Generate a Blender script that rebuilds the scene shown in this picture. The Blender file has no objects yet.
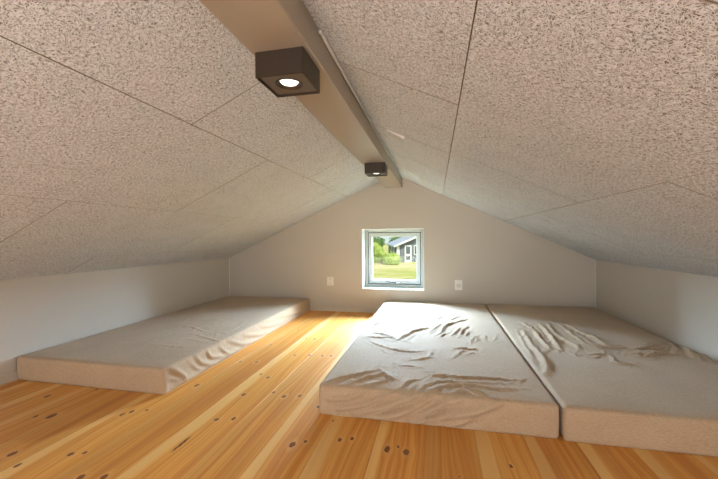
import bpy, bmesh, math, random
import numpy as np
from mathutils import Vector, Matrix, noise as mnoise

S = bpy.context.scene
C = S.collection
R = math.radians
random.seed(7)

# ------------------------------------------------------------------ camera
EYE = 0.732
cam_d = bpy.data.cameras.new('camera')
cam_d.sensor_width = 36.0
cam_d.lens = 348.5 * 36.0 / 718.0
cam_d.clip_start = 0.02
cam_d.clip_end = 600
cam = bpy.data.objects.new('camera', cam_d)
C.objects.link(cam)
cam.matrix_world = (Matrix.Translation((0, 0, EYE)) @ Matrix.Rotation(R(12.32), 4, 'Z')
                    @ Matrix.Rotation(R(90 - 0.277), 4, 'X') @ Matrix.Rotation(R(-0.386), 4, 'Z'))
S.camera = cam

# ------------------------------------------------------------------ light and exposure
S.view_settings.view_transform = 'Standard'
S.view_settings.look = 'None'
S.view_settings.gamma = 1.0
S.view_settings.use_curve_mapping = False
S.view_settings.exposure = 0.27

world = bpy.data.worlds.new('sky')
S.world = world
world.use_nodes = True
wn = world.node_tree.nodes
wl = world.node_tree.links
wn.clear()
wo = wn.new('ShaderNodeOutputWorld')
wb = wn.new('ShaderNodeBackground')
sky = wn.new('ShaderNodeTexSky')
sky.sky_type = 'HOSEK_WILKIE'
sky.turbidity = 4.0
sky.ground_albedo = 0.4
sky.sun_direction = Vector((0.45, -0.55, 0.7)).normalized()
wl.new(sky.outputs[0], wb.inputs[0])
wl.new(wb.outputs[0], wo.inputs[0])
wb.inputs[1].default_value = 4.2


def lamp(name, kind, energy, color, loc, aim=None, **kw):
    d = bpy.data.lights.new(name, kind)
    d.energy = energy
    d.color = color
    for k, v in kw.items():
        setattr(d, k, v)
    o = bpy.data.objects.new(name, d)
    C.objects.link(o)
    o.location = loc
    if aim is not None:
        o.rotation_euler = (Vector(aim) - Vector(loc)).to_track_quat('-Z', 'Y').to_euler()
    return o


lamp('sun', 'SUN', 5.2, (1.0, 0.93, 0.80), (5, -8, 12), (0, 2, 0), angle=R(1.0))
# added fill lamps behind the camera, one aimed forward, one up from the floor
lamp('rear_fill_light', 'AREA', 22, (1.0, 0.93, 0.86), (0.45, -3.1, 0.45), (-0.2, 0.0, 0.95), shape='RECTANGLE', size=1.4, size_y=0.5)
lamp('floor_fill_uplight', 'AREA', 112, (0.92, 0.97, 1.0), (-0.4, -1.35, 0.03), (-0.4, -1.15, 1.0), shape='RECTANGLE', size=2.6, size_y=2.0)
# added area lamp outside, above the window view, to boost skylight into the room
lamp('sky_fill_panel', 'AREA', 7900, (0.60, 0.79, 1.0), (-0.4, 5.7, 1.80), (-0.4, 3.3, 0.75), shape='RECTANGLE', size=7.0, size_y=1.7)


# ------------------------------------------------------------------ helpers


def tag(o, label=None, cat=None, group=None, kind=None):
    if label: o['label'] = label
    if cat: o['category'] = cat
    if group: o['group'] = group
    if kind: o['kind'] = kind
    return o


def empty(name, loc=(0, 0, 0), rz=0.0):
    o = bpy.data.objects.new(name, None)
    o.empty_display_size = 0.05
    C.objects.link(o)
    o.location = loc
    o.rotation_euler = (0, 0, rz)
    return o


def link(name, me, m, parent=None, smooth=False):
    o = bpy.data.objects.new(name, me)
    C.objects.link(o)
    if m is not None and not me.materials:
        me.materials.append(m)
    if parent is not None:
        o.parent = parent
    if smooth:
        for p in me.polygons:
            p.use_smooth = True
    return o


def obj(name, bm, m, parent=None, smooth=False):
    me = bpy.data.meshes.new(name)
    bm.normal_update()
    bm.to_mesh(me)
    bm.free()
    return link(name, me, m, parent, smooth)


def add_box(bm, lo, hi, bevel=0.0, seg=2, mat=None):
    r = bmesh.ops.create_cube(bm, size=1.0)
    vs = r['verts']
    lo = Vector(lo); hi = Vector(hi)
    for v in vs:
        v.co = Vector([(lo[i] + hi[i]) / 2 + v.co[i] * (hi[i] - lo[i]) for i in range(3)])
    if bevel > 0:
        es = list({e for v in vs for e in v.link_edges})
        r2 = bmesh.ops.bevel(bm, geom=es, offset=bevel, segments=seg, affect='EDGES', profile=0.5)
        vs = list({v for f in r2['faces'] for v in f.verts} | {v for v in vs if v.is_valid})
    if mat is not None:
        bmesh.ops.transform(bm, matrix=mat, verts=vs)
    return vs


def boxes(*specs, bevel=0.0, seg=2):
    bm = bmesh.new()
    for lo, hi in specs:
        add_box(bm, lo, hi, bevel, seg)
    return bm


def add_lathe(bm, prof, n=32, mat=Matrix.Identity(4)):
    """profile of (radius, z) spun about z"""
    rings = []
    for r, z in prof:
        if r < 1e-6:
            rings.append([bm.verts.new(mat @ Vector((0, 0, z)))])
        else:
            rings.append([bm.verts.new(mat @ Vector((r * math.cos(2 * math.pi * k / n), r * math.sin(2 * math.pi * k / n), z))) for k in range(n)])
    for a, b in zip(rings[:-1], rings[1:]):
        for k in range(n):
            k2 = (k + 1) % n
            if len(a) == 1 and len(b) == 1:
                continue
            if len(a) == 1:
                bm.faces.new((a[0], b[k], b[k2]))
            elif len(b) == 1:
                bm.faces.new((a[k], a[k2], b[0]))
            else:
                bm.faces.new((a[k], a[k2], b[k2], b[k]))


def add_tube(bm, pts, r, n=10, cap=True):
    pts = [Vector(p) for p in pts]
    rings = []
    for i, p in enumerate(pts):
        t = (pts[min(i + 1, len(pts) - 1)] - pts[max(i - 1, 0)]).normalized()
        a = t.cross(Vector((0, 0, 1)))
        if a.length < 0.05:
            a = t.cross(Vector((1, 0, 0)))
        a.normalize()
        b = t.cross(a)
        rr = r[i] if isinstance(r, (list, tuple)) else r
        rings.append([bm.verts.new(p + rr * (math.cos(2 * math.pi * k / n) * a + math.sin(2 * math.pi * k / n) * b)) for k in range(n)])
    for q, w in zip(rings[:-1], rings[1:]):
        for k in range(n):
            bm.faces.new((q[k], q[(k + 1) % n], w[(k + 1) % n], w[k]))
    if cap:
        bm.faces.new(rings[0][::-1])
        bm.faces.new(rings[-1])


# ------------------------------------------------------------------ material helpers
class NT:
    def __init__(self, name):
        self.m = bpy.data.materials.new(name)
        self.m.use_nodes = True
        self.t = self.m.node_tree
        self.t.nodes.clear()
        self.out = self.t.nodes.new('ShaderNodeOutputMaterial')

    def n(self, typ, **kw):
        x = self.t.nodes.new(typ)
        for k, v in kw.items():
            setattr(x, k, v)
        return x

    def l(self, a, b):
        self.t.links.new(a, b)

    def put(self, sock, v):
        if isinstance(v, bpy.types.NodeSocket):
            self.l(v, sock)
        else:
            sock.default_value = v

    def math(self, op, a, b=0.0, c=None, clamp=False):
        x = self.n('ShaderNodeMath', operation=op, use_clamp=clamp)
        self.put(x.inputs[0], a); self.put(x.inputs[1], b)
        if c is not None: self.put(x.inputs[2], c)
        return x.outputs[0]

    def vmath(self, op, a, b=(0, 0, 0)):
        x = self.n('ShaderNodeVectorMath', operation=op)
        self.put(x.inputs[0], a); self.put(x.inputs[1], b)
        return x.outputs['Value'] if op in ('LENGTH', 'DOT_PRODUCT') else x.outputs[0]

    def comb(self, x, y, z=0.0):
        c = self.n('ShaderNodeCombineXYZ')
        self.put(c.inputs[0], x); self.put(c.inputs[1], y); self.put(c.inputs[2], z)
        return c.outputs[0]

    def sep(self, v):
        c = self.n('ShaderNodeSeparateXYZ')
        self.l(v, c.inputs[0])
        return c.outputs

    def noise(self, vec, scale=5.0, detail=2.0, rough=0.5, dist=0.0, dims='3D'):
        x = self.n('ShaderNodeTexNoise', noise_dimensions=dims)
        if vec is not None: self.l(vec, x.inputs['Vector'])
        self.put(x.inputs['Scale'], scale)
        x.inputs['Detail'].default_value = detail
        x.inputs['Roughness'].default_value = rough
        x.inputs['Distortion'].default_value = dist
        return x.outputs[0]

    def ramp(self, fac, stops, interp='LINEAR'):
        x = self.n('ShaderNodeValToRGB')
        x.color_ramp.interpolation = interp
        e = x.color_ramp.elements
        while len(e) < len(stops): e.new(0.5)
        for k, (p, c) in enumerate(stops):
            e[k].position = p
            e[k].color = (c[0], c[1], c[2], 1) if not isinstance(c, float) else (c, c, c, 1)
        self.l(fac, x.inputs[0])
        return x.outputs[0]

    def mix(self, fac, a, b, mode='MIX'):
        x = self.n('ShaderNodeMix', data_type='RGBA', blend_type=mode)
        self.put(x.inputs[0], fac)
        self.put(x.inputs[6], a if isinstance(a, bpy.types.NodeSocket) else (*a, 1))
        self.put(x.inputs[7], b if isinstance(b, bpy.types.NodeSocket) else (*b, 1))
        return x.outputs[2]

    def smooth(self, v, a, b, lo=0.0, hi=1.0):
        x = self.n('ShaderNodeMapRange', interpolation_type='SMOOTHSTEP')
        self.put(x.inputs['Value'], v)
        x.inputs['From Min'].default_value = a; x.inputs['From Max'].default_value = b
        x.inputs['To Min'].default_value = lo; x.inputs['To Max'].default_value = hi
        return x.outputs[0]

    def bsdf(self, color, rough=0.5, metal=0.0, spec=0.5, bump=None, bump_s=0.3, bump_d=0.002, sheen=0.0, coat=0.0):
        b = self.n('ShaderNodeBsdfPrincipled')
        self.put(b.inputs['Base Color'], color if isinstance(color, bpy.types.NodeSocket) else (*color, 1))
        self.put(b.inputs['Roughness'], rough)
        b.inputs['Metallic'].default_value = metal
        b.inputs['Specular IOR Level'].default_value = spec
        b.inputs['Sheen Weight'].default_value = sheen
        b.inputs['Coat Weight'].default_value = coat
        if bump is not None:
            x = self.n('ShaderNodeBump')
            x.inputs['Strength'].default_value = bump_s
            x.inputs['Distance'].default_value = bump_d
            self.l(bump, x.inputs['Height'])
            self.l(x.outputs[0], b.inputs['Normal'])
        self.l(b.outputs[0], self.out.inputs[0])
        return b


def plain(name, color, rough=0.5, metal=0.0, spec=0.5, var=0.05, scale=30.0, bump_s=0.1, bump_d=0.0005):
    t = NT(name)
    co = t.n('ShaderNodeTexCoord').outputs['Object']
    f = t.noise(co, scale, 3.0)
    lo = [max(0, c * (1 - var)) for c in color]
    hi = [min(1, c * (1 + var)) for c in color]
    t.bsdf(t.mix(f, lo, hi), rough, metal, spec, bump=f, bump_s=bump_s, bump_d=bump_d)
    return t.m


# ------------------------------------------------------------------ room measures (metres, floor at z = 0)
XL, XR = -2.155, 1.344
YB, YR = 3.35, -3.4           # window gable, rear gable
KNEE = 0.528
RX, RZ = -0.390, 1.339        # ridge
SEAMS = [-2.07, -1.89, -1.71, -1.53, -1.345, -1.15, -.957, -.765, -.59, -.412, -.216, -.04, .138, .312, .487, .66, .835, 1.01, 1.19]
KNOTS = [(-1.778, 1.28, 1), (-1.561, 1.137, 1.35), (-1.623, 1.122, .8), (-1.419, 0.909, 1.3), (-1.33, 0.865, .8), (-1.282, 1.209, .9), (-1.264, 1.236, 1), (-1.211, 1.26, .6),
         (-1.219, 0.947, .9), (-1.18, 0.964, .7), (-1.071, 0.861, 1.1), (-1.001, 0.873, 1.1), (-1.618, 1.384, .7), (-1.168, 1.525, 1.1), (-0.922, 1.719, .7),
         (-0.864, 1.685, 1), (-0.882, 1.478, .9), (-0.869, 1.251, 1), (-0.804, 1.271, .9), (-0.889, 1.077, .5), (-0.755, 1.528, .8), (-0.687, 1.497, 1), (-0.617, 1.517, 1),
         (-0.499, 1.153, 1.2), (-0.46, 1.18, .7), (-0.5, 1.435, .8), (-0.342, 1.215, .8), (-0.299, 1.23, .7), (-0.166, 1.195, 1.25),
         (-0.131, 1.217, .5), (-0.1, 1.191, 1.25), (-0.403, 1.336, .5), (0.233, 1.184, .6), (0.068, 1.102, .4), (-1.134, 1.867, .9), (-1.039, 1.886, 1.1),
         (-1.068, 2.607, 1), (-0.923, 2.402, .8), (-0.858, 2.399, 1.1), (-0.862, 2.041, .9), (-0.768, 2.06, 1.2), (-0.689, 2.064, 1.1), (-0.637, 2.075, .9),
         (-0.732, 2.653, 1.1), (-0.677, 2.682, .9), (-0.905, 2.839, .8), (-0.84, 2.80, .7), (-1.111, 3.07, .9), (-1.112, 2.216, .7), (-0.75, 3.2, 1.0)]


# ------------------------------------------------------------------ materials
def knot_group():
    g = bpy.data.node_groups.new('knot', 'ShaderNodeTree')
    for nm, ty in (('P', 'NodeSocketVector'), ('C', 'NodeSocketVector'), ('S', 'NodeSocketVector'), ('D', 'NodeSocketFloat'), ('W', 'NodeSocketFloat')):
        g.interface.new_socket(nm, in_out='INPUT', socket_type=ty)
    for nm in ('D', 'W'):
        g.interface.new_socket(nm, in_out='OUTPUT', socket_type='NodeSocketFloat')
    gi = g.nodes.new('NodeGroupInput'); go = g.nodes.new('NodeGroupOutput')

    def gm(op, a, b=None):
        x = g.nodes.new('ShaderNodeMath'); x.operation = op
        for k, v in enumerate((a, b)):
            if v is None: continue
            if isinstance(v, bpy.types.NodeSocket): g.links.new(v, x.inputs[k])
            else: x.inputs[k].default_value = v
        return x.outputs[0]
    sub = g.nodes.new('ShaderNodeVectorMath'); sub.operation = 'SUBTRACT'
    g.links.new(gi.outputs['P'], sub.inputs[0]); g.links.new(gi.outputs['C'], sub.inputs[1])
    mul = g.nodes.new('ShaderNodeVectorMath'); mul.operation = 'MULTIPLY'
    g.links.new(sub.outputs[0], mul.inputs[0]); g.links.new(gi.outputs['S'], mul.inputs[1])
    ln = g.nodes.new('ShaderNodeVectorMath'); ln.operation = 'LENGTH'
    g.links.new(mul.outputs[0], ln.inputs[0])
    d = ln.outputs['Value']
    g.links.new(gm('MINIMUM', gi.outputs['D'], d), go.inputs['D'])
    sx = g.nodes.new('ShaderNodeSeparateXYZ'); g.links.new(sub.outputs[0], sx.inputs[0])
    e = gm('POWER', 2.718, gm('MULTIPLY', gm('MULTIPLY', d, d), -0.14))
    g.links.new(gm('SUBTRACT', gi.outputs['W'], gm('MULTIPLY', sx.outputs[0], gm('MULTIPLY', e, 0.85))), go.inputs['W'])
    return g


KG = knot_group()


def floor_material(knots, crack, idx):
    t = NT('pine_plank')
    g = KG
    co = t.n('ShaderNodeTexCoord').outputs['Object']
    wob = t.noise(co, 55.0, 2.0)
    wobv = t.comb(t.math('MULTIPLY', t.math('SUBTRACT', wob, 0.5), 0.010), t.math('MULTIPLY', t.math('SUBTRACT', wob, 0.5), -0.012))
    flat = t.vmath('MULTIPLY', co, (1, 1, 0))
    P = t.vmath('ADD', flat, wobv)
    D, W = None, None
    rnd = random.Random(3 + idx)
    for (x, y, s) in knots:
        k = t.n('ShaderNodeGroup'); k.node_tree = g
        t.l(P, k.inputs['P'])
        k.inputs['C'].default_value = (x, y, 0)
        rx = 0.0078 * s * rnd.uniform(0.9, 1.15); ry = 0.0122 * s * rnd.uniform(0.85, 1.25)
        k.inputs['S'].default_value = (1 / rx, 1 / ry, 0)
        if D is None:
            k.inputs['D'].default_value = 50.0; k.inputs['W'].default_value = 0.0
        else:
            t.l(D, k.inputs['D']); t.l(W, k.inputs['W'])
        D, W = k.outputs['D'], k.outputs['W']
    uv = t.n('ShaderNodeUVMap'); uv.uv_map = 'plank'
    us = t.sep(uv.outputs[0])
    pid = t.n('ShaderNodeAttribute', attribute_name='plank_id').outputs['Fac']
    xyz = t.sep(co)
    gx = t.math('ADD', xyz[0], W)
    off = t.math('MULTIPLY', pid, 37.0)
    # slow meander of the growth rings along the board
    low = t.noise(t.comb(t.math('MULTIPLY', xyz[0], 5.0), t.math('ADD', t.math('MULTIPLY', xyz[1], 0.9), off)), 1.0, 2.0)
    gx2 = t.math('ADD', gx, t.math('MULTIPLY', t.math('SUBTRACT', low, 0.5), 0.10))
    rings = t.noise(t.comb(t.math('MULTIPLY', gx2, 95.0), t.math('ADD', t.math('MULTIPLY', xyz[1], 0.55), off), off), 1.0, 3.0, 0.55)
    fine = t.noise(t.comb(t.math('MULTIPLY', gx2, 420.0), t.math('ADD', t.math('MULTIPLY', xyz[1], 3.0), off), off), 1.0, 2.0, 0.6)
    c = t.ramp(rings, [(0.30, (0.66, 0.25, 0.042)), (0.47, (0.775, 0.345, 0.07)), (0.62, (0.85, 0.44, 0.11))])
    c = t.mix(t.math('MULTIPLY', t.smooth(fine, 0.42, 0.66), 0.30), c, (0.56, 0.23, 0.055))
    # wide heartwood flecks
    heart = t.noise(t.comb(t.math('MULTIPLY', gx2, 16.0), t.math('ADD', t.math('MULTIPLY', xyz[1], 0.7), off), off), 1.0, 1.0)
    c = t.mix(t.smooth(heart, 0.52, 0.72, 0.0, 0.42), c, (0.57, 0.20, 0.045))
    # pale sapwood along one edge of each board
    sapn = t.math('ADD', us[0], t.math('MULTIPLY', t.math('SUBTRACT', low, 0.5), 0.55))
    sap = t.smooth(sapn, 0.20, 0.27, 1.0, 0.0)
    sapk = t.math('MULTIPLY', sap, t.smooth(pid, 0.12, 0.30, 0.25, 0.75))
    c = t.mix(sapk, c, (0.88, 0.56, 0.21))
    tone = t.ramp(pid, [(0.0, (0.90, 0.86, 0.80)), (0.5, (1.0, 1.0, 1.0)), (1.0, (1.07, 1.09, 1.10))])
    c = t.mix(1.0, c, tone, 'MULTIPLY')
    # knots: pale halo, dark rim, brown heart
    halo = t.smooth(D, 1.0, 3.4, 0.40, 0.0)
    c = t.mix(halo, c, (0.82, 0.46, 0.17))
    kn = t.noise(co, 160.0, 2.0)
    dk = t.math('ADD', D, t.math('MULTIPLY', t.math('SUBTRACT', kn, 0.5), 0.5))
    kc = t.ramp(t.math('MULTIPLY', dk, 0.8), [(0.0, (0.13, 0.038, 0.010)), (0.35, (0.30, 0.095, 0.022)), (0.62, (0.17, 0.048, 0.012)), (0.85, (0.05, 0.014, 0.005))])
    c = t.mix(t.smooth(dk, 0.85, 1.25, 1.0, 0.0), c, kc)
    # a long resin crack
    if crack: cr = t.vmath('MULTIPLY', t.vmath('SUBTRACT', P, (-0.889, 1.077, 0)), (1 / 0.006, 1 / 0.05, 0))
    if crack: c = t.mix(t.smooth(t.vmath('LENGTH', cr), 0.6, 1.2, 0.9, 0.0), c, (0.06, 0.02, 0.008))
    rough = t.math('ADD', 0.38, t.math('MULTIPLY', fine, 0.14))
    t.bsdf(c, rough, spec=0.36, bump=fine, bump_s=0.15, bump_d=0.0006, coat=0.0)
    return t.m


def ceiling_material():
    t = NT('wood_wool_board')
    uv = t.n('ShaderNodeUVMap'); uv.uv_map = 'metres'
    co = uv.outputs[0]
    curl = t.n('ShaderNodeTexNoise', noise_dimensions='2D')
    t.l(co, curl.inputs['Vector']); curl.inputs['Scale'].default_value = 38.0; curl.inputs['Detail'].default_value = 1.0
    cv = t.vmath('MULTIPLY', t.vmath('SUBTRACT', curl.outputs['Color'], (0.5, 0.5, 0.5)), (0.013, 0.013, 0))
    P = t.vmath('ADD', co, cv)
    acc = None
    for i, a in enumerate((8, 43, 79, 112, 151)):
        mp = t.n('ShaderNodeMapping', vector_type='POINT')
        t.l(P, mp.inputs[0])
        mp.inputs['Rotation'].default_value = (0, 0, R(a))
        mp.inputs['Location'].default_value = (3.1 * i, 1.7 * i, 0)
        st = t.vmath('MULTIPLY', mp.outputs[0], (520.0, 85.0, 0))
        n = t.n('ShaderNodeTexNoise', noise_dimensions='2D')
        t.l(st, n.inputs['Vector']); n.inputs['Scale'].default_value = 1.0; n.inputs['Detail'].default_value = 0.5
        acc = n.outputs[0] if acc is None else t.math('MAXIMUM', acc, n.outputs[0])
    big = t.noise(co, 9.0, 2.0, dims='2D')
    v = t.math('ADD', acc, t.math('MULTIPLY', t.math('SUBTRACT', big, 0.5), 0.05))
    c = t.ramp(v, [(0.515, (0.15, 0.135, 0.12)), (0.56, (0.34, 0.345, 0.345)), (0.605, (0.60, 0.615, 0.64)), (0.68, (0.71, 0.73, 0.76)), (0.78, (0.84, 0.86, 0.885))])
    t.bsdf(c, 0.95, spec=0.1, bump=v, bump_s=0.55, bump_d=0.004)
    return t.m


def wall_material():
    t = NT('painted_wall')
    co = t.n('ShaderNodeTexCoord').outputs['Object']
    f = t.noise(co, 170.0, 3.0)
    g = t.noise(co, 1.3, 2.0)
    c = t.mix(g, (0.56, 0.51, 0.445), (0.59, 0.54, 0.475))
    t.bsdf(c, 0.55, spec=0.35, bump=f, bump_s=0.12, bump_d=0.0006)
    return t.m


def fabric_material(name, a, b):
    t = NT(name)
    co = t.n('ShaderNodeTexCoord').outputs['Object']
    w1 = t.n('ShaderNodeTexNoise'); t.l(t.vmath('MULTIPLY', co, (900, 90, 200)), w1.inputs['Vector']); w1.inputs['Scale'].default_value = 1.0
    w2 = t.n('ShaderNodeTexNoise'); t.l(t.vmath('MULTIPLY', co, (90, 900, 900)), w2.inputs['Vector']); w2.inputs['Scale'].default_value = 1.0
    big = t.noise(co, 6.0, 3.0)
    w = t.math('MULTIPLY', t.math('ADD', w1.outputs[0], w2.outputs[0]), 0.5)
    w = t.math('ADD', w, t.math('MULTIPLY', t.math('SUBTRACT', big, 0.5), 0.15))
    c = t.mix(t.smooth(w, 0.35, 0.65), a, b)
    t.bsdf(c, 0.82, spec=0.25, bump=w, bump_s=0.25, bump_d=0.0006, sheen=0.15)
    return t.m


M_CEIL = ceiling_material()
M_WALL = wall_material()
M_FAB = fabric_material('linen_cover', (0.43, 0.305, 0.192), (0.58, 0.44, 0.305))
M_BEAM = plain('beam_paint', (0.36, 0.30, 0.23), 0.30, spec=0.6, var=0.03, scale=60)
M_WHITE = plain('white_paint', (0.80, 0.80, 0.77), 0.4, var=0.02)
M_FRAME = plain('grey_green_frame', (0.48, 0.50, 0.47), 0.4, var=0.02)
M_RUBBER = plain('dark_gasket', (0.04, 0.045, 0.04), 0.6, var=0.05)
M_LAMP = plain('bronze_housing', (0.045, 0.030, 0.020), 0.42, metal=0.35, var=0.08, scale=90)
M_LAMPIN = plain('taupe_plate', (0.13, 0.105, 0.085), 0.5, metal=0.2, var=0.05, scale=90)
M_STEEL = plain('brushed_metal', (0.66, 0.64, 0.60), 0.38, metal=0.5, var=0.06, scale=80)
M_PLATE = plain('switch_plastic', (0.84, 0.80, 0.76), 0.35, var=0.02)
M_DARK = plain('dark_hole', (0.05, 0.045, 0.04), 0.7)
M_EDGE = plain('shaded_board_edge', (0.32, 0.26, 0.20), 0.95)  # edge colour darkened so the joints between boards read as shaded gaps
M_VOID = plain('roof_void', (0.09, 0.07, 0.05), 0.9)


def glow(name, color, strength):
    t = NT(name)
    e = t.n('ShaderNodeEmission')
    e.inputs[0].default_value = (*color, 1); e.inputs[1].default_value = strength
    t.l(e.outputs[0], t.out.inputs[0])
    return t.m


M_LED = glow('led_glow', (1.0, 0.94, 0.82), 2.2)


def glass_material():
    t = NT('window_glass')
    tr = t.n('ShaderNodeBsdfTransparent'); tr.inputs[0].default_value = (0.96, 0.98, 0.97, 1)
    gl = t.n('ShaderNodeBsdfGlossy'); gl.inputs['Roughness'].default_value = 0.02
    fr = t.n('ShaderNodeFresnel'); fr.inputs[0].default_value = 1.45
    mx = t.n('ShaderNodeMixShader')
    t.l(t.math('MULTIPLY', fr.outputs[0], 0.3), mx.inputs[0]); t.l(tr.outputs[0], mx.inputs[1]); t.l(gl.outputs[0], mx.inputs[2])
    t.l(mx.outputs[0], t.out.inputs[0])
    return t.m


M_GLASS = glass_material()


# ------------------------------------------------------------------ room shell
def build_floor():
    bm = bmesh.new()
    uvl = bm.loops.layers.uv.new('plank')
    pid = bm.faces.layers.float.new('plank_id')
    xs = [XL] + SEAMS + [XR]
    rnd = random.Random(12)
    mats = []
    for i in range(len(xs) - 1):
        n0 = len(bm.faces)
        g = 0.0004
        add_box(bm, (xs[i] + g, YR, -0.028), (xs[i + 1] - g, YB, 0.0), 0.0005, 1)
        bm.faces.ensure_lookup_table()
        p = rnd.random()
        kn = [k for k in KNOTS if xs[i] < k[0] <= xs[i + 1]]
        while len(kn) < 2:
            kn.append((rnd.uniform(xs[i] + .03, xs[i + 1] - .03), rnd.uniform(-1, 0.6), 1.0))
        kn += [(rnd.uniform(xs[i] + .03, xs[i + 1] - .03), rnd.uniform(-1.5, 0.6), rnd.uniform(.6, 1.2)) for _ in range(2)]
        mats.append(floor_material(kn, xs[i] < -.889 < xs[i + 1], i))
        for f in bm.faces[n0:]:
            f.material_index = i
            f[pid] = p
            for lp in f.loops:
                lp[uvl].uv = ((lp.vert.co.x - xs[i]) / (xs[i + 1] - xs[i]), lp.vert.co.y)
    o = obj('floor', bm, None)
    for m in mats: o.data.materials.append(m)
    tag(o, 'varnished knotty pine plank floor of the attic', kind='structure')
    b = obj('floor_underlay', boxes(((XL - .2, YR - .2, -0.10), (XR + .2, YB + .2, -0.0285))), M_VOID, o)


build_floor()


def slope_boards(sign):
    """wood-wool boards with bevelled joints on one roof slope; sign +1 right, -1 left"""
    xe, ze = (XR, KNEE) if sign > 0 else (XL, KNEE)
    run = abs(xe - RX); drop = RZ - ze
    L = math.hypot(run, drop)
    ang = math.atan2(drop, run)
    # joints (metres along the slope from the ridge)
    xj = ([0.070, 0.602, 1.12] if sign > 0 else [-0.835, -1.385, -1.925])
    sj = [0.0] + [abs(x - RX) / math.cos(ang) for x in xj] + [L]
    if sign > 0:
        ys = [[-0.1, 1.077, 1.70, 2.23, 2.82], [-0.67, 0.492, 1.648, 2.81], [-0.1, 1.077, 2.25], [-.67, .492, 1.65, 2.81]]
    else:
        ys = [[-0.1, 1.075, 2.225], [-0.67, 0.48, 1.65, 2.81], [-0.1, 1.075, 2.225], [-.67, .492, 1.65, 2.81]]
    bm = bmesh.new()
    uvl = bm.loops.layers.uv.new('metres')
    e = Vector((sign * math.cos(ang), 0, -math.sin(ang)))          # down the slope
    up = Vector((sign * math.sin(ang), 0, math.cos(ang)))          # outwards
    for r in range(4):
        yl = [YR] + ys[r] + [YB]
        for j in range(len(yl) - 1):
            g = 0.0017
            near = yl[j + 1] < 2.24 or sign < 0          # the lower boards meet tighter
            gl = {0: 0, 1: 0.0009, 2: 0.0 if near else 0.0009, 3: 0.0002}[r]
            gh = {0: 0.0009, 1: 0.0 if near else 0.0009, 2: 0.0002, 3: 0}[r]
            if sign < 0 and r in (1, 2):
                gl, gh = (gl, 0.0004) if r == 1 else (0.0004, gh)
            n0 = len(bm.faces)
            lo = (sj[r] + gl, yl[j] + g, 0); hi = (sj[r + 1] - gh, yl[j + 1] - g, 0.025)
            vs = add_box(bm, lo, hi, 0.0006, 1)
            ou, ov = random.uniform(0, 20), random.uniform(0, 20)
            bm.faces.ensure_lookup_table()
            for f in bm.faces[n0:]:
                f.normal_update()
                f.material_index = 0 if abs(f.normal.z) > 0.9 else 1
                for lp in f.loops:
                    c = lp.vert.co
                    lp[uvl].uv = (c.x + ou, c.y + ov)
            for v in vs:
                s, y, h = v.co
                v.co = Vector((RX, y, RZ)) + e * s + up * h
    side = 'right' if sign > 0 else 'left'
    o = obj('ceiling_' + side, bm, M_CEIL)
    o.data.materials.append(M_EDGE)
    tag(o, 'sloping ceiling of grey-beige wood-wool boards on the %s side' % side, kind='structure')
    b = bmesh.new()
    add_box(b, (-0.02, YR - .1, 0.0255), (L + .2, YB + .1, 0.08))
    for v in b.verts:
        s, y, h = v.co
        v.co = Vector((RX, y, RZ)) + e * s + up * h
    obj('roof_decking', b, M_VOID, o)
    return o, e, up


ceil_r, er, upr = slope_boards(1)
ceil_l, el, upl = slope_boards(-1)

# knee walls
w = obj('wall_left', boxes(((XL - .12, YR - .1, -0.1), (XL, YB + .1, KNEE + 0.03))), M_WALL)
tag(w, 'low pale knee wall on the left', kind='structure')
w = obj('wall_right', boxes(((XR, YR - .1, -0.1), (XR + .12, YB + .1, KNEE + 0.03))), M_WALL)
tag(w, 'low pale knee wall on the right', kind='structure')

# window opening
WX0, WX1, WZ0, WZ1 = -0.703, -0.103, 0.228, 0.820
WALL_T = 0.172


def gable(name, y0, y1, hole=None):
    bm = bmesh.new()
    top = lambda x: RZ + 0.01 - (abs(x - RX)) * ((RZ - KNEE) / ((XR - RX) if x > RX else (RX - XL)))
    if hole:
        x0, x1, z0, z1 = hole
        polys = [[(XL, -.1), (x0, -.1), (x0, top(x0)), (XL, top(XL))],
                 [(x0, -.1), (x1, -.1), (x1, z0), (x0, z0)],
                 [(x0, z1), (x1, z1), (x1, top(x1)), (RX, top(RX)), (x0, top(x0))],
                 [(x1, -.1), (XR, -.1), (XR, top(XR)), (x1, top(x1))]]
    else:
        polys = [[(XL, -.1), (XR, -.1), (XR, top(XR)), (RX, top(RX)), (XL, top(XL))]]
    for p in polys:
        a = [bm.verts.new((x, y0, z)) for x, z in p]
        b = [bm.verts.new((x, y1, z)) for x, z in p]
        bm.faces.new(a); bm.faces.new(b[::-1])
        for i in range(len(p)):
            j = (i + 1) % len(p)
            bm.faces.new((a[j], a[i], b[i], b[j]))
    bmesh.ops.remove_doubles(bm, verts=bm.verts, dist=1e-5)
    # drop the doubled inner faces between neighbouring blocks
    seen = {}
    for f in list(bm.faces):
        seen.setdefault(frozenset(f.verts), []).append(f)
    for fs in seen.values():
        if len(fs) > 1:
            for f in fs: bm.faces.remove(f)
    bmesh.ops.recalc_face_normals(bm, faces=bm.faces)
    return obj(name, bm, M_WALL)


tag(gable('wall_back', YB, YB + WALL_T, (WX0, WX1, WZ0, WZ1)), 'greige gable wall with the small window', kind='structure')
tag(gable('wall_front', YR - 0.12, YR), 'gable wall behind the camera', kind='structure')

# baseboards
bb = 0.046
for nm, lo, hi in (('baseboard_left', (XL, YR, 0), (XL + .010, YB - .011, bb)), ('baseboard_right', (XR - .010, YR, 0), (XR, YB - .011, bb)),
                   ('baseboard_back', (XL, YB - .010, 0), (XR, YB, bb))):
    tag(obj(nm, boxes((lo, hi), bevel=0.002), M_WALL), 'low painted baseboard', kind='structure')

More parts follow.
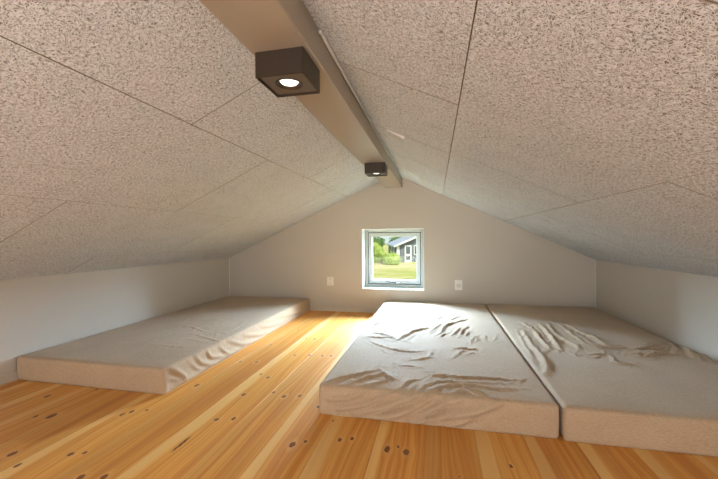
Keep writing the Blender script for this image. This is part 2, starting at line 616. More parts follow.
# corner caulk beads where knee walls meet the gable
for nm, x, s in (('trim_1', XL, 1), ('trim_2', XR, -1)):
    bm = bmesh.new()
    add_tube(bm, [(x + s * .002, YB - .002, 0.05), (x + s * .002, YB - .002, KNEE)], 0.0035, 8)
    tag(obj(nm, bm, M_WHITE, smooth=True), 'pale sealant bead in the wall corner', kind='structure')


# ------------------------------------------------------------------ window
def ring(bm, x0, x1, z0, z1, w, y0, y1, bevel=0.002):
    add_box(bm, (x0, y0, z0), (x0 + w, y1, z1), bevel)
    add_box(bm, (x1 - w, y0, z0), (x1, y1, z1), bevel)
    add_box(bm, (x0 + w, y0, z0), (x1 - w, y1, z0 + w), bevel)
    add_box(bm, (x0 + w, y0, z1 - w), (x1 - w, y1, z1), bevel)


def build_window():
    root = empty('window_1', ((WX0 + WX1) / 2, YB, WZ0))
    tag(root, 'small square white-framed window with a bottom latch', kind='structure')
    inv = Matrix.Translation((-(WX0 + WX1) / 2, -YB, -WZ0))

    def part(name, bm, m, parent=root):
        if parent is root:
            bmesh.ops.transform(bm, matrix=inv, verts=bm.verts)
        return obj(name, bm, m, parent)
    # white lining of the opening
    bm = bmesh.new()
    t = 0.006
    ring(bm, WX0, WX1, WZ0, WZ1, t, YB - 0.004, YB + WALL_T, 0.0015)
    part('reveal_lining', bm, M_WHITE)
    yf = YB + 0.13
    bm = bmesh.new(); ring(bm, WX0 + t, WX1 - t, WZ0 + t, WZ1 - t, 0.028, yf, yf + 0.045)
    part('window_frame', bm, M_FRAME)
    i = t + 0.028
    bm = bmesh.new(); ring(bm, WX0 + i, WX1 - i, WZ0 + i, WZ1 - i, 0.010, yf + 0.018, yf + 0.03, 0.001)
    part('gasket', bm, M_RUBBER)
    j = i + 0.007
    bm = bmesh.new(); ring(bm, WX0 + j, WX1 - j, WZ0 + j, WZ1 - j, 0.036, yf + 0.004, yf + 0.040, 0.004)
    sash = part('sash', bm, M_FRAME)
    k = j + 0.036
    bm = bmesh.new(); ring(bm, WX0 + k - .002, WX1 - k + .002, WZ0 + k - .002, WZ1 - k + .002, 0.005, yf + 0.016, yf + 0.034, 0.002)
    part('glazing_bead', bm, M_FRAME)
    bm = boxes(((WX0 + k, yf + 0.026, WZ0 + k), (WX1 - k, yf + 0.030, WZ1 - k)))
    part('glass_pane', bm, M_GLASS)
    # ventilation slot cover on the top of the sash
    part('vent_cover', boxes(((WX0 + .15, yf - .004, WZ1 - j - .016), (WX1 - .15, yf + .006, WZ1 - j - .004)), bevel=.002), M_FRAME)
    # handle and stay at the bottom
    cx = (WX0 + WX1) / 2 + 0.02
    bm = boxes(((cx - .035, yf - .006, WZ0 + j + .004), (cx + .035, yf + .006, WZ0 + j + .022)), bevel=.003)
    part('latch_plate', bm, M_STEEL)
    bm = bmesh.new()
    add_tube(bm, [(cx + .0, yf - .012, WZ0 + j + .012), (cx - .03, yf - .016, WZ0 + j + .016), (cx - .085, yf - .014, WZ0 + j + .024), (cx - .105, yf - .012, WZ0 + j + .024)], [.007, .0055, .005, .004], 10)
    part('handle', bm, M_RUBBER)


build_window()


# ------------------------------------------------------------------ ridge beam
BX0, BX1, BZ = -0.464, -0.306, 1.212
bm = boxes(((BX0, YR + .002, BZ), (BX1, YB - .001, RZ + 0.02)), bevel=0.004, seg=3)
beam = obj('ridge_beam', bm, M_BEAM)
tag(beam, 'long taupe painted box beam running under the ridge of the ceiling', 'beam')


# ------------------------------------------------------------------ square downlights
def make_downlight():
    root = empty('ceiling_spotlight')
    W = 0.131; H = 0.066; w = W / 2; th = 0.004
    bm = bmesh.new()
    add_box(bm, (-w, -w, -H), (-w + th, w, 0), .0008, 1)
    add_box(bm, (w - th, -w, -H), (w, w, 0), .0008, 1)
    add_box(bm, (-w + th, -w, -H), (w - th, -w + th, 0), .0008, 1)
    add_box(bm, (-w + th, w - th, -H), (w - th, w, 0), .0008, 1)
    obj('housing', bm, M_LAMP, root)
    # recessed face with a round opening
    bm = bmesh.new()
    n = 48; zi = -H + 0.006; r0 = 0.034; q = w - th
    ci = [bm.verts.new((r0 * math.cos(2 * math.pi * k / n), r0 * math.sin(2 * math.pi * k / n), zi)) for k in range(n)]
    so = []
    for k in range(n):
        a = 2 * math.pi * k / n; c, s = math.cos(a), math.sin(a); m = q / max(abs(c), abs(s))
        so.append(bm.verts.new((m * c, m * s, zi)))
    for k in range(n):
        bm.faces.new((ci[k], so[k], so[(k + 1) % n], ci[(k + 1) % n]))
    r = bmesh.ops.extrude_face_region(bm, geom=list(bm.faces))
    for v in [g for g in r['geom'] if isinstance(g, bmesh.types.BMVert)]:
        v.co.z += 0.003
    bmesh.ops.recalc_face_normals(bm, faces=bm.faces)
    obj('face_plate', bm, M_LAMPIN, root)
    bm = bmesh.new()
    add_lathe(bm, [(0.0365, zi + .001), (0.0365, zi - .0015), (0.034, zi - .0025), (0.0315, zi - .001), (0.0300, zi + .004), (0.0250, zi + .007), (0.0250, zi + .012), (0.0365, zi + .012), (0.0365, zi + .001)], 40)
    obj('trim_ring', bm, M_LAMP, root, True)
    bm = bmesh.new()
    add_lathe(bm, [(0, zi - .0005), (0.012, zi + .0005), (0.022, zi + .003), (0.0262, zi + .008), (0, zi + .009)], 32)
    obj('led_lens', bm, M_LED, root, True)
    for sx in (-1,):
        bm = bmesh.new()
        add_lathe(bm, [(0, .0015), (.0022, .0012), (.003, 0), (.003, -.001)], 12, Matrix.Translation((w, 0.035, -0.02)) @ Matrix.Rotation(R(90), 4, 'Y'))
        obj('screw', bm, M_RUBBER, root, True)
    return root


def copy_tree(o, parent=None):
    c = o.copy(); C.objects.link(c); c.parent = parent
    for ch in [x for x in bpy.data.objects if x.parent == o]:
        copy_tree(ch, c)
    return c


def spot_light(x, y, e):
    lamp('spot_glow', 'SPOT', e, (1.0, 0.88, 0.70), (x, y, BZ - 0.075), (x, y, 0), spot_size=R(100), spot_blend=0.9, shadow_soft_size=0.024)


sp1 = make_downlight()
sp1.location = (-0.3855, 0.889, BZ)
tag(sp1, 'large near bronze box spotlight with lit round lamp, under the beam', 'spotlight', 'square spotlights under the ridge beam')
sp2 = copy_tree(sp1)
sp2.location = (-0.3755, 2.265, BZ)
tag(sp2, 'far bronze box spotlight on the beam, close to the window gable', 'spotlight', 'square spotlights under the ridge beam')
spot_light(-0.3855, 0.889, 1.2)
spot_light(-0.3755, 2.265, 1.2)


# ------------------------------------------------------------------ metal cable rods along the beam
def ceil_z(x):
    return RZ - abs(x - RX) * ((RZ - KNEE) / ((XR - RX) if x > RX else (RX - XL)))


def rod(y0, y1, label):
    x = BX1 + 0.0065
    z = ceil_z(x) - 0.009
    root = empty('cable_conduit', (x, y0, z))
    bm = bmesh.new()
    add_tube(bm, [(0, 0, 0), (0, (y1 - y0) / 2, 0), (0, y1 - y0, 0)], 0.0052, 14)
    obj('tube', bm, M_STEEL, root, True)
    for yy in (0.0, y1 - y0 - .012):
        bm = bmesh.new()
        add_tube(bm, [(0, yy - .001, 0), (0, yy + .013, 0)], 0.0062, 14)
        obj('end_sleeve', bm, M_STEEL, root, True)
    tag(root, label, 'conduit', 'thin conduits along the ridge beam')


rod(0.895, 1.672, 'longer thin metal tube running beside the beam, nearer the big spotlight')
rod(1.700, 2.36, 'shorter thin metal tube along the beam, nearer the window gable')

# a lifted, drooping strip at the board joint right of the beam
bm = bmesh.new()
pl = []
N = 14
for i in range(N + 1):
    tt = i / N
    s = 0.175 + 0.100 * tt
    wdt = 0.0015 + 0.014 * math.sin(math.pi * min(1, tt ** 1.3)) ** 0.8 * (tt ** .5)
    sag = 0.003 + 0.012 * tt
    base = Vector((RX, 1.706, RZ)) + er * s
    a = base - upr * 0.001
    b = base - upr * sag + Vector((0, wdt, 0))
    c = base - upr * (sag * 0.4) + Vector((0, wdt * .5, 0)) + upr * -.002
    pl.append([bm.verts.new(q) for q in (a, c, b, b + upr * .0015, a + upr * .0012)])
for p, q in zip(pl[:-1], pl[1:]):
    for k in range(5):
        bm.faces.new((p[k], p[(k + 1) % 5], q[(k + 1) % 5], q[k]))
bm.faces.new(pl[0][::-1]); bm.faces.new(pl[-1])
bmesh.ops.recalc_face_normals(bm, faces=bm.faces)
tag(obj('loose_joint_strip', bm, M_WHITE, ceil_r, True), 'small pale drooping strip at a board joint')


# ------------------------------------------------------------------ wall switch and socket
def wall_plate(name, x0, x1, z0, z1, kind):
    root = empty(name, ((x0 + x1) / 2, YB, (z0 + z1) / 2))
    w = (x1 - x0) / 2; h = (z1 - z0) / 2
    obj('cover_plate', boxes(((-w, -.009, -h), (w, 0, h)), bevel=.0025), M_PLATE, root)
    if kind == 'switch':
        for s in (-1, 1):
            r_ = obj('rocker', boxes(((-w + .011, -.0125, .001 if s > 0 else -h + .011), (w - .011, -.008, h - .011 if s > 0 else -.001)), bevel=.0015), M_PLATE, root)
            bm = boxes(((-.002, -.0132, (h * .5 if s > 0 else -h * .5) - .004), (.002, -.0124, (h * .5 if s > 0 else -h * .5) + .004)))
            obj('marker', bm, M_DARK, r_)
    else:
        obj('insert', boxes(((-w + .009, -.011, -h + .012), (w - .009, -.008, h - .012)), bevel=.0015), M_PLATE, root)
        bm = bmesh.new()
        rot = Matrix.Translation((0, -.0112, -.004)) @ Matrix.Rotation(R(90), 4, 'X')
        add_lathe(bm, [(.0215, -.0006), (.0215, .0008), (.0190, .0012), (.0180, .0006), (0, .0006)], 32, rot)
        sk = obj('socket_well', bm, plain('socket_grey', (0.70, 0.67, 0.64), .4), root, True)
        for s in (-1, 1):
            bm = bmesh.new()
            add_lathe(bm, [(0, .0011), (.0020, .0011), (.0020, -.0004)], 12, Matrix.Translation((s * .0095, -.0114, -.004)) @ Matrix.Rotation(R(90), 4, 'X'))
            obj('pin_hole', bm, M_DARK, sk)
    return root


tag(wall_plate('wall_switch', -1.062, -0.992, .256, .344, 'switch'), 'small white plate with two rockers on the gable wall, left of the window', 'switch')
tag(wall_plate('wall_socket', .176, .244, .243, .335, 'socket'), 'small white socket with round well on the gable wall, right of the window', 'socket')

# ------------------------------------------------------------------ mattresses
F2 = [(9, 16, [(-0.47, 2.53), (-0.44, 2.7), (-0.4, 2.82)]), (6, 14, [(-0.43, 2.37), (-0.38, 2.46), (-0.32, 2.74)]), (6, 14, [(-0.2, 2.44), (-0.18, 2.58), (-0.17, 2.71)]), (12, 18, [(-0.22, 2.06), (-0.14, 2.26), (-0.05, 2.37)]), (6, 12, [(-0.04, 2.47), (0.01, 2.62), (0.05, 2.74)]), (14, 20, [(0.03, 2.25), (0.06, 2.42), (0.13, 2.56)]), (8, 12, [(0.1, 2.6), (0.17, 2.76)]), (9, 14, [(0.13, 2.53), (0.22, 2.67)]), (9, 14, [(-0.04, 2.24), (0.0, 2.38), (0.04, 2.49)]), (9, 14, [(0.1, 2.22), (0.14, 2.34), (0.16, 2.41)]), (10, 14, [(0.14, 2.19), (0.17, 2.34), (0.21, 2.44)]), (8, 12, [(0.17, 2.18), (0.21, 2.33)]), (8, 12, [(0.19, 2.07), (0.24, 2.23)]), (7, 12, [(0.22, 2.08), (0.25, 2.21)]), (5, 12, [(0.27, 2.12), (0.3, 2.24)]), (5, 12, [(0.34, 2.15), (0.36, 2.26)]), (7, 14, [(-0.39, 2.09), (-0.32, 2.08), (-0.25, 2.1)]), (6, 14, [(-0.39, 2.19), (-0.3, 2.15), (-0.22, 2.06)]), (7, 12, [(0.02, 2.15), (0.04, 2.21), (0.06, 2.26)]), (6, 12, [(-0.17, 2.04), (-0.12, 2.22)]), (11, 16, [(-0.45, 1.41), (-0.36, 1.48), (-0.25, 1.58)]), (10, 14, [(-0.35, 1.41), (-0.28, 1.48), (-0.21, 1.55)]), (8, 14, [(-0.28, 1.41), (-0.21, 1.45), (-0.18, 1.51)]), (8, 14, [(-0.25, 1.58), (-0.2, 1.5), (-0.16, 1.47)]), (6, 14, [(-0.36, 1.98), (-0.25, 1.89), (-0.15, 1.85), (-0.06, 1.87)]), (7, 16, [(-0.11, 1.73), (-0.04, 1.78), (-0.03, 1.88)]), (5, 12, [(-0.24, 1.85), (-0.16, 1.9)]), (5, 12, [(-0.17, 1.65), (-0.08, 1.65)]), (7, 12, [(-0.14, 1.4), (-0.11, 1.47), (-0.07, 1.5)]), (7, 12, [(-0.1, 1.39), (-0.08, 1.45)]), (7, 12, [(-0.07, 1.39), (-0.03, 1.46), (0.01, 1.49)]), (6, 12, [(-0.03, 1.39), (0.02, 1.46)]), (5, 12, [(-0.02, 1.55), (0.04, 1.56)]), (8, 14, [(-0.02, 1.56), (0.09, 1.56), (0.21, 1.57), (0.35, 1.57)]), (6, 14, [(-0.02, 1.5), (0.03, 1.5), (0.15, 1.51), (0.28, 1.53)]), (9, 14, [(-0.02, 1.38), (0.03, 1.45), (0.11, 1.48), (0.23, 1.47), (0.33, 1.48)]), (7, 12, [(0.05, 1.38), (0.1, 1.43), (0.14, 1.41)]), (6, 14, [(0.09, 1.96), (0.16, 1.96), (0.22, 1.96)]), (6, 12, [(0.1, 1.82), (0.13, 1.9), (0.16, 1.93)]), (5, 12, [(0.16, 1.87), (0.2, 1.91)]), (5, 12, [(-0.03, 1.82), (-0.01, 1.91)]), (7, 12, [(0.09, 1.47), (0.16, 1.43), (0.19, 1.39)])]
F3 = [(14, 20, [(0.55, 2.41), (0.52, 2.1), (0.52, 1.89), (0.5, 1.75), (0.47, 1.67)]), (7, 14, [(0.51, 2.41), (0.48, 2.05), (0.48, 1.89)]), (10, 16, [(0.62, 2.45), (0.6, 2.19), (0.6, 2.02)]), (12, 16, [(0.7, 2.61), (0.68, 2.3), (0.65, 2.05)]), (11, 16, [(0.76, 2.65), (0.72, 2.33), (0.75, 2.16), (0.76, 2.06)]), (8, 14, [(0.83, 2.66), (0.82, 2.42), (0.82, 2.14)]), (7, 14, [(0.87, 2.64), (0.89, 2.43), (0.92, 2.28)]), (5, 12, [(0.59, 2.65), (0.61, 2.51), (0.64, 2.43)]), (5, 14, [(0.84, 2.42), (0.86, 2.2)]), (4, 14, [(0.68, 1.96), (0.82, 1.99)]), (9, 16, [(0.92, 2.37), (0.92, 2.27), (0.92, 2.16), (0.98, 2.18)]), (7, 12, [(0.84, 2.13), (0.94, 2.14), (1.02, 2.13)]), (11, 14, [(1.02, 2.12), (1.11, 2.16), (1.21, 2.24), (1.27, 2.3)]), (11, 14, [(1.02, 2.0), (1.12, 2.08), (1.17, 2.06)]), (10, 14, [(1.12, 2.14), (1.2, 2.17), (1.27, 2.25)]), (12, 12, [(1.28, 2.27), (1.23, 2.16), (1.18, 2.06)]), (12, 12, [(1.31, 2.26), (1.29, 2.17), (1.25, 2.07)]), (10, 12, [(1.32, 2.21), (1.28, 2.11), (1.24, 2.02)]), (8, 12, [(1.31, 2.13), (1.26, 2.01)]), (7, 12, [(1.32, 2.09), (1.29, 2.0)]), (6, 14, [(0.95, 2.03), (1.05, 2.05)]), (5, 14, [(0.87, 2.03), (0.84, 1.87), (0.92, 1.89)]), (6, 12, [(1.17, 2.25), (1.26, 2.28)]), (5, 14, [(0.77, 1.98), (0.85, 2.02)])]
F1 = [(5, 20, [(-1.7, 2.0), (-1.85, 2.32), (-1.83, 2.4)]), (6, 14, [(-1.76, 2.12), (-1.62, 2.08), (-1.45, 1.99)]), (5, 14, [(-1.57, 1.94), (-1.58, 2.15), (-1.55, 2.3)]), (6, 16, [(-1.52, 1.95), (-1.32, 1.86), (-1.22, 1.83)]), (4, 16, [(-1.51, 1.7), (-1.47, 1.83), (-1.34, 1.8)]), (6, 14, [(-1.63, 2.88), (-1.45, 2.94), (-1.28, 2.98)]), (5, 12, [(-1.52, 2.98), (-1.33, 2.88)]), (4, 18, [(-1.61, 1.7), (-1.46, 1.69), (-1.32, 1.7)]), (4, 16, [(-1.67, 2.28), (-1.54, 2.38)]), (4, 16, [(-1.31, 2.02), (-1.34, 2.27)]), (4, 14, [(-1.51, 2.1), (-1.46, 2.24)]), (4, 14, [(-1.35, 1.93), (-1.31, 2.08)]), (5, 20, [(-2.21, 2.72), (-2.1, 2.97)])]
S1 = [(14, 14, [(1.43, 0.12), (1.49, 0.07), (1.54, 0.03)]), (12, 14, [(1.43, 0.07), (1.49, 0.04), (1.54, 0.03)]), (12, 14, [(1.45, 0.03), (1.54, 0.01), (1.73, 0.02)]), (12, 14, [(1.61, 0.12), (1.66, 0.06), (1.77, 0.02), (1.91, 0.02), (2.1, 0.02)]), (10, 12, [(1.71, 0.11), (1.75, 0.06), (1.91, 0.02)]), (9, 12, [(1.82, 0.1), (1.91, 0.03), (2.02, 0.02)]), (10, 14, [(1.91, 0.11), (2.1, 0.03), (2.36, -0.0)]), (10, 14, [(2.1, 0.09), (2.29, 0.04), (2.52, 0.01)]), (9, 14, [(2.33, 0.09), (2.48, 0.06), (2.69, 0.04)]), (8, 14, [(2.6, 0.1), (2.89, 0.06), (3.17, 0.04)]), (7, 12, [(1.57, 0.09), (1.63, 0.04), (1.71, 0.01)])]
S2 = [(8, 12, [(-0.43, 0.07), (-0.36, 0.08), (-0.3, 0.1)]), (10, 12, [(-0.39, 0.03), (-0.29, 0.06), (-0.2, 0.1), (-0.17, 0.11)]), (11, 12, [(-0.33, 0.02), (-0.23, 0.05), (-0.13, 0.09), (-0.08, 0.11)]), (11, 12, [(-0.32, 0.01), (-0.21, 0.02), (-0.1, 0.06), (-0.02, 0.11)]), (11, 12, [(-0.23, -0.0), (-0.12, 0.03), (-0.03, 0.06), (0.03, 0.1)]), (10, 12, [(-0.15, -0.01), (-0.05, 0.02), (0.03, 0.05)]), (9, 12, [(-0.02, 0.08), (0.04, 0.1), (0.09, 0.11)]), (9, 14, [(-0.02, 0.03), (0.06, 0.05), (0.16, 0.08), (0.23, 0.11)]), (8, 14, [(-0.02, 0.0), (0.07, 0.02), (0.16, 0.06)])]

MT = 0.127


def fold_field(P, strokes, gain, side=False):
    H = np.zeros(len(P)); M = np.zeros(len(P))
    for (h, w, pts) in strokes:
        h = h * 0.001 * gain; w = w * (0.00105 if side else 0.00085)
        # smooth the stroke
        q = [np.array(p, float) for p in pts]
        if len(q) > 2:
            m = []
            ts = np.linspace(0, len(q) - 1, 4 * (len(q) - 1) + 1)
            for t in ts:
                i = min(int(t), len(q) - 2); f = t - i
                p0 = q[max(i - 1, 0)]; p1 = q[i]; p2 = q[i + 1]; p3 = q[min(i + 2, len(q) - 1)]
                m.append(0.5 * ((2 * p1) + (p2 - p0) * f + (2 * p0 - 5 * p1 + 4 * p2 - p3) * f * f + (3 * p1 - p0 - 3 * p2 + p3) * f ** 3))
            q = m
        q = np.array(q)
        lo = q.min(0) - 4 * w; hi = q.max(0) + 4 * w
        idx = np.where((P[:, 0] > lo[0]) & (P[:, 0] < hi[0]) & (P[:, 1] > lo[1]) & (P[:, 1] < hi[1]))[0]
        if len(idx) == 0: continue
        X = P[idx]
        best = np.full(len(idx), 1e9); sd = np.zeros(len(idx)); tt = np.zeros(len(idx))
        n = len(q) - 1
        for i in range(n):
            d = q[i + 1] - q[i]; L = max(np.hypot(*d), 1e-6)
            r = X - q[i]
            t = np.clip((r @ d) / L ** 2, 0, 1)
            c = r - t[:, None] * d
            dd = np.hypot(c[:, 0], c[:, 1])
            s = np.sign(d[0] * r[:, 1] - d[1] * r[:, 0])
            k = dd < best
            best[k] = dd[k]; sd[k] = (dd * s)[k]; tt[k] = ((i + t) / n)[k]
        env = np.clip(np.sin(np.pi * np.clip(tt, 0.04, 0.96)), 0, 1) ** 0.6
        prof = np.exp(-(best / w) ** 2 * 1.6) - (0.55 if side else 0.16) * np.exp(-((sd + 1.5 * w) / w) ** 2 * 1.3) * (best < 4 * w)
        H[idx] += h * env * prof
        M[idx] += np.exp(-(best / 0.045) ** 2)
    if side: return H
    M = np.clip(M, 0, 1)
    k = np.where(M > 0.05)[0]
    for i in k:
        a = P[i]
        wv = mnoise.noise(Vector((a[0] * 7, a[1] * 7, 3.3)))
        v = mnoise.noise(Vector((a[0] * 34 + 2.2 * wv, a[1] * 13 + 9 * a[0] + 2.0 * wv, 1.7)))
        H[i] += M[i] * 0.0045 * gain * (1 - min(1, abs(v) * 3.2)) ** 1.5
    return H


def mattress(name, x0, x1, y0, y1, seed, top, front=None, right=None, gain=0.75, step=0.0066):
    W, Ln, T = x1 - x0, y1 - y0, MT
    r = 0.013
    nx, ny, nz = int(W / step), int(Ln / step), 16
    bm = bmesh.new()

    def grid(n1, n2, f):
        vs = [[bm.verts.new(f(i / n1, j / n2)) for j in range(n2 + 1)] for i in range(n1 + 1)]
        for i in range(n1):
            for j in range(n2):
                bm.faces.new((vs[i][j], vs[i + 1][j], vs[i + 1][j + 1], vs[i][j + 1]))
    grid(nx, ny, lambda a, b: (a * W, b * Ln, T))
    grid(nx, nz, lambda a, b: (a * W, 0, b * T))
    grid(nx, nz, lambda a, b: ((1 - a) * W, Ln, b * T))
    grid(ny, nz, lambda a, b: (0, (1 - a) * Ln, b * T))
    grid(ny, nz, lambda a, b: (W, a * Ln, b * T))
    grid(nx, ny, lambda a, b: ((1 - a) * W, b * Ln, 0))
    bmesh.ops.remove_doubles(bm, verts=bm.verts, dist=1e-4)
    me = bpy.data.meshes.new(name)
    bm.to_mesh(me); bm.free()
    n = len(me.vertices)
    co = np.zeros(n * 3); me.vertices.foreach_get('co', co); co = co.reshape(-1, 3)
    lo = np.array([r, r, r * .8]); hi = np.array([W - r, Ln - r, T - r])
    c = np.clip(co, lo, hi)
    d = co - c
    ll = np.linalg.norm(d, axis=1)
    nrm = np.where(ll[:, None] > 1e-9, d / np.maximum(ll[:, None], 1e-9), 0)
    p = c + nrm * np.where(ll > 1e-9, r, 0)[:, None]
    wp = p + np.array([x0, y0, 0])
    low = np.array([mnoise.noise(Vector((a[0] * 3 + seed, a[1] * 3, a[2] * 5))) * 0.6 + mnoise.noise(Vector((a[0] * 9 + seed, a[1] * 8, a[2] * 14))) * 0.25 for a in wp])
    disp = low * 0.0035
    # slight crown of the foam and a softer rim
    ex = np.minimum(p[:, 0], W - p[:, 0]); ey = np.minimum(p[:, 1], Ln - p[:, 1])
    rim = np.clip(np.minimum(ex, ey) / 0.10, 0, 1)
    disp += -0.0035 * (1 - rim) ** 2 * (nrm[:, 2] > 0.5)
    H = np.zeros(n)
    up = np.clip(nrm[:, 2], 0, 1)
    H += fold_field(wp[:, :2], top, gain * (0.55 if seed == 1.0 else 1.0)) * up
    if front is not None:
        H += fold_field(wp[:, [0, 2]], front, gain * 2.7, True) * np.clip(-nrm[:, 1], 0, 1)
    if right is not None:
        H += fold_field(wp[:, [1, 2]], right, gain * 0.95, True) * np.clip(nrm[:, 0], 0, 1)
    disp = disp + H
    side = 1 - np.abs(nrm[:, 2])
    disp *= np.where(nrm[:, 2] < -0.3, 0, 1)
    # sides bulge a little outwards in the middle of their height
    disp += side * 0.003 * np.sin(np.pi * np.clip(p[:, 2] / T, 0, 1))
    fade = np.clip(p[:, 2] / 0.012, 0, 1)
    q = p + nrm * (disp * fade)[:, None]
    # neighbours and walls: never wider than its own place
    q[:, 0] = np.clip(q[:, 0], -0.004 if seed != 3 else -0.003, W + (0.02 if right is not None else 0.004))
    q[:, 1] = np.minimum(q[:, 1], Ln)
    me.vertices.foreach_set('co', q.reshape(-1))
    me.update()
    for pl in me.polygons: pl.use_smooth = True
    root = link(name, me, M_FAB)
    root.location = (x0, y0, 0.0005)
    # zip flap seam line on the cover: thin stitched piping on the front edge
    return root


G = 'linen covered floor mattresses'
m1 = mattress('mattress', XL + .0105, -1.243, 1.395, YB - .016, 1.0, F1, None, S1, gain=0.9)
tag(m1, 'single beige covered mattress by itself along the left wall', 'mattress', G)
m2 = mattress('mattress', -0.475, 0.4335, 1.374, YB - .016, 2.0, F2, S2, None, gain=0.9)
tag(m2, 'heavily wrinkled beige mattress below the window, left one of the joined pair', 'mattress', G)
m3 = mattress('mattress', 0.4465, XR - .016, 1.366, YB - .016, 3.0, F3, gain=1.15)
tag(m3, 'smoother beige mattress against the right wall, beside the wrinkled one', 'mattress', G)


# ------------------------------------------------------------------ garden outside
GZ = -2.2


def leaf_mat(name, a, b):
    t = NT(name)
    oi = t.n('ShaderNodeTexCoord').outputs['Object']
    f = t.noise(oi, 3.0, 3.0)
    t.bsdf(t.mix(t.smooth(f, .3, .7), a, b), 0.6, spec=0.3)
    return t.m


M_LEAF1 = leaf_mat('bush_leaves', (0.30, 0.42, 0.07), (0.52, 0.62, 0.18))
M_LEAF2 = leaf_mat('tree_leaves', (0.08, 0.17, 0.05), (0.18, 0.30, 0.09))
M_BARK = plain('bark', (0.16, 0.11, 0.07), 0.9)


def grass_material():
    t = NT('meadow')
    co = t.n('ShaderNodeTexCoord').outputs['Object']
    a = t.noise(co, 0.35, 3.0, 0.6)
    b = t.noise(co, 4.0, 4.0, 0.7)
    c = t.mix(t.smooth(a, 0.38, 0.62), (0.44, 0.46, 0.14), (0.66, 0.56, 0.30))
    c = t.mix(t.smooth(b, 0.35, 0.7, 0.0, 0.5), c, (0.30, 0.40, 0.08))
    y = t.sep(co)[1]
    path = t.smooth(t.math('ABSOLUTE', t.math('SUBTRACT', t.math('ADD', y, t.math('MULTIPLY', a, 1.5)), 38.6)), 0.5, 1.3, 0.8, 0.0)
    c = t.mix(path, c, (0.62, 0.42, 0.28))
    t.bsdf(c, 0.95, spec=0.1, bump=b, bump_s=0.6, bump_d=0.05)
    return t.m


bm = bmesh.new()
nn = 60
vs = [[bm.verts.new((-70 + 140 * i / nn, 4.2 + (170 * (j / nn) ** 1.5), GZ + 0.10 * mnoise.noise(Vector((i * .7, j * .7, 0))) * (1 if j < 50 else 3))) for j in range(nn + 1)] for i in range(nn + 1)]
for i in range(nn):
    for j in range(nn):
        bm.faces.new((vs[i][j], vs[i + 1][j], vs[i + 1][j + 1], vs[i][j + 1]))
tag(obj('ground', bm, grass_material(), smooth=True), 'sunny dry grass outside the window', kind='structure')


def foliage_bm(blobs, count, size, seed):
    rnd = random.Random(seed)
    bm = bmesh.new()
    tot = sum(b[3] ** 2 for b in blobs)
    for (bx, by, bz, br, sq) in blobs:
        for _ in range(int(count * br * br / tot)):
            v = Vector((rnd.gauss(0, 1), rnd.gauss(0, 1), rnd.gauss(0, 1))).normalized()
            rr = br * rnd.uniform(0.62, 1.06)
            p = Vector((bx + v.x * rr, by + v.y * rr, bz + v.z * rr * sq))
            nrm = (v + Vector((rnd.uniform(-.8, .8), rnd.uniform(-.8, .8), rnd.uniform(-.4, .9)))).normalized()
            a = nrm.cross(Vector((rnd.random(), rnd.random(), rnd.random()))).normalized()
            b = nrm.cross(a)
            s = size * rnd.uniform(.6, 1.3)
            q = [p + a * s, p + b * s * .5, p - a * s, p - b * s * .5]
            mid = nrm * s * .18
            ve = [bm.verts.new(x) for x in (q[0], q[1] + mid, q[2], q[3] + mid)]
            bm.faces.new(ve)
        bmesh.ops.create_icosphere(bm, subdivisions=2, radius=br * .72, matrix=Matrix.Translation((bx, by, bz)) @ Matrix.Diagonal((1, 1, sq, 1)))
    return bm


def bush(x, y, w, h, seed, label, mat, name='bush', cat='bush', count=1500, size=.085, trunk=0.0, group=None):
    rnd = random.Random(seed)
    root = empty(name, (x, y, GZ))
    blobs = []
    for _ in range(9):
        rr = w * rnd.uniform(.20, .30)
        bz = trunk + rnd.uniform(rr * .7, max(h - trunk - rr, rr * .8))
        k = 1 - 0.5 * (bz / h)
        blobs.append((rnd.uniform(-1, 1) * (w / 2 - rr) * k, rnd.uniform(-1, 1) * (w / 2 - rr) * k, bz, rr, rnd.uniform(.75, 1)))
    obj('foliage', foliage_bm(blobs, count, size, seed), mat, root)
    bm = bmesh.new()
    for _ in range(5):
        b = rnd.choice(blobs)
        add_tube(bm, [(rnd.uniform(-.08, .08), rnd.uniform(-.08, .08), -.05), (b[0] * .4, b[1] * .4, b[2] * .5), (b[0], b[1], b[2])], [.05, .035, .015], 6)
    obj('stem', bm, M_BARK, root)
    tag(root, label, cat, group)
    return root


bush(-4.62, 37.3, 2.5, 1.55, 5, 'round light green bush in front of the grey house', M_LEAF1, count=2600, size=.09)
bush(-6.9, 41.2, 2.3, 2.5, 8, 'tall pale green bush at the left edge of the window view', M_LEAF1, count=2200, size=.09)
bush(-5.9, 39.2, 1.7, 1.75, 9, 'yellow-green bush between the tall one and the round one', M_LEAF1, count=1600, size=.09)
for i, (x, y, w, h, lb) in enumerate([(-12.5, 74, 5.0, 3.4, 'dark low tree behind the house roof'), (-17.5, 80, 6, 3.2, 'hazy low tree farther left beyond the house'),
                                      (-9.0, 88, 6, 3.6, 'farthest tree just above the roof slope')]):
    bush(x, y, w, h, 20 + i, lb, M_LEAF2, 'tree', 'tree', 1500, .28, .3, 'trees beyond the house')


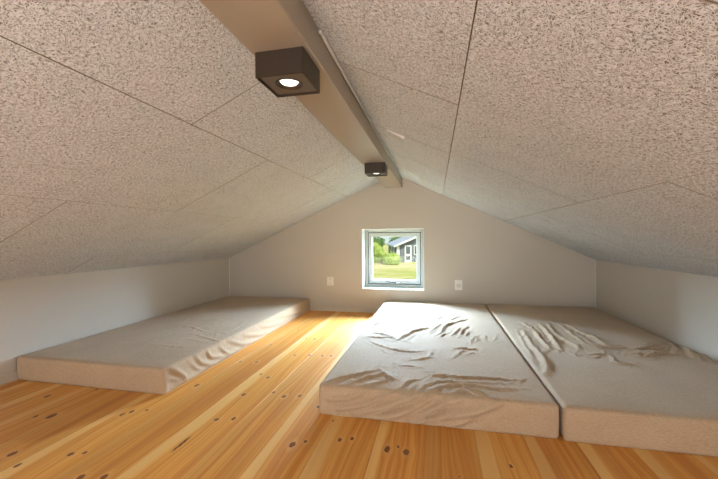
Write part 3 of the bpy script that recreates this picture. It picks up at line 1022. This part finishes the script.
def build_house():
    M_CLAD = None
    t = NT('dark_cladding')
    co = t.n('ShaderNodeTexCoord').outputs['Object']
    wv = t.n('ShaderNodeTexWave', wave_type='BANDS', bands_direction='X')
    t.l(co, wv.inputs['Vector']); wv.inputs['Scale'].default_value = 2.2
    t.bsdf(t.mix(wv.outputs[0], (0.11, 0.125, 0.15), (0.19, 0.21, 0.24)), 0.7, bump=wv.outputs[0], bump_s=.4, bump_d=.02)
    M_CLAD = t.m
    M_ROOF = plain('grey_roof', (0.42, 0.45, 0.50), 0.7, var=.08, scale=4)
    M_WIN = plain('dark_panes', (0.10, 0.13, 0.15), 0.15)
    root = empty('house', (-4.40, 41.0, GZ), R(11.3))
    tag(root, 'dark-clad house with grey roof and white glazed door, out in the garden', 'house')
    W, Ln, E, pitch = 7.0, 15.0, 1.95, 0.42
    # walls
    bm = bmesh.new()
    p = [(0, 0), (W, 0), (W, E), (W / 2, E + pitch * W / 2), (0, E)]
    a = [bm.verts.new((x, 0, z)) for x, z in p]; b = [bm.verts.new((x, Ln, z)) for x, z in p]
    bm.faces.new(a); bm.faces.new(b[::-1])
    for i in range(5):
        bm.faces.new((a[(i + 1) % 5], a[i], b[i], b[(i + 1) % 5]))
    bmesh.ops.recalc_face_normals(bm, faces=bm.faces)
    obj('wall', bm, M_CLAD, root)
    # roof slabs
    ov = .38
    for s in (-1, 1):
        bm = bmesh.new()
        def X(t): return W / 2 + s * t
        pr = [(X(0), E + pitch * W / 2 + .04), (X(W / 2 + ov), E - pitch * ov + .04), (X(W / 2 + ov), E - pitch * ov + .16), (X(0), E + pitch * W / 2 + .18)]
        a = [bm.verts.new((x, -.55, z)) for x, z in pr]; b = [bm.verts.new((x, Ln + .3, z)) for x, z in pr]
        bm.faces.new(a); bm.faces.new(b[::-1])
        for i in range(4):
            bm.faces.new((a[(i + 1) % 4], a[i], b[i], b[(i + 1) % 4]))
        bmesh.ops.recalc_face_normals(bm, faces=bm.faces)
        rf = obj('roof', bm, M_ROOF, root)
        bm = bmesh.new()
        pr = [(X(0), E + pitch * W / 2 + .0), (X(W / 2 + ov), E - pitch * ov + .0), (X(W / 2 + ov), E - pitch * ov + .20), (X(0), E + pitch * W / 2 + .22)]
        a = [bm.verts.new((x, -.60, z)) for x, z in pr]; b = [bm.verts.new((x, -.55, z)) for x, z in pr]
        bm.faces.new(a); bm.faces.new(b[::-1])
        for i in range(4):
            bm.faces.new((a[(i + 1) % 4], a[i], b[i], b[(i + 1) % 4]))
        bmesh.ops.recalc_face_normals(bm, faces=bm.faces)
        obj('fascia', bm, M_WHITE, rf)
    # corner boards
    obj('corner_board', boxes(((-.03, -.05, 0), (.30, .05, E - .05))), M_WHITE, root)
    # white door with two panes
    dx = .92
    dr = obj('door', boxes(((dx, -.07, .03), (dx + .78, .02, 2.03))), M_WHITE, root)
    obj('door_pane', boxes(((dx + .14, -.08, 1.0), (dx + .64, -.06, 1.88))), M_WIN, dr)
    obj('door_pane', boxes(((dx + .14, -.08, .25), (dx + .64, -.06, .78))), M_WIN, dr)
    # narrow window beside it, white post
    wf = obj('window', boxes(((2.0, -.06, .9), (2.35, .02, 2.0))), M_WHITE, root)
    obj('pane', boxes(((2.06, -.07, .97), (2.29, -.055, 1.93))), M_WIN, wf)
    for k in range(2):
        wf = obj('window', boxes(((-.05, 3.0 + 5 * k, .8), (.02, 6.0 + 5 * k, 1.75))), M_WHITE, root)
        obj('pane', boxes(((-.06, 3.1 + 5 * k, .88), (-.045, 5.9 + 5 * k, 1.67))), M_WIN, wf)


build_house()
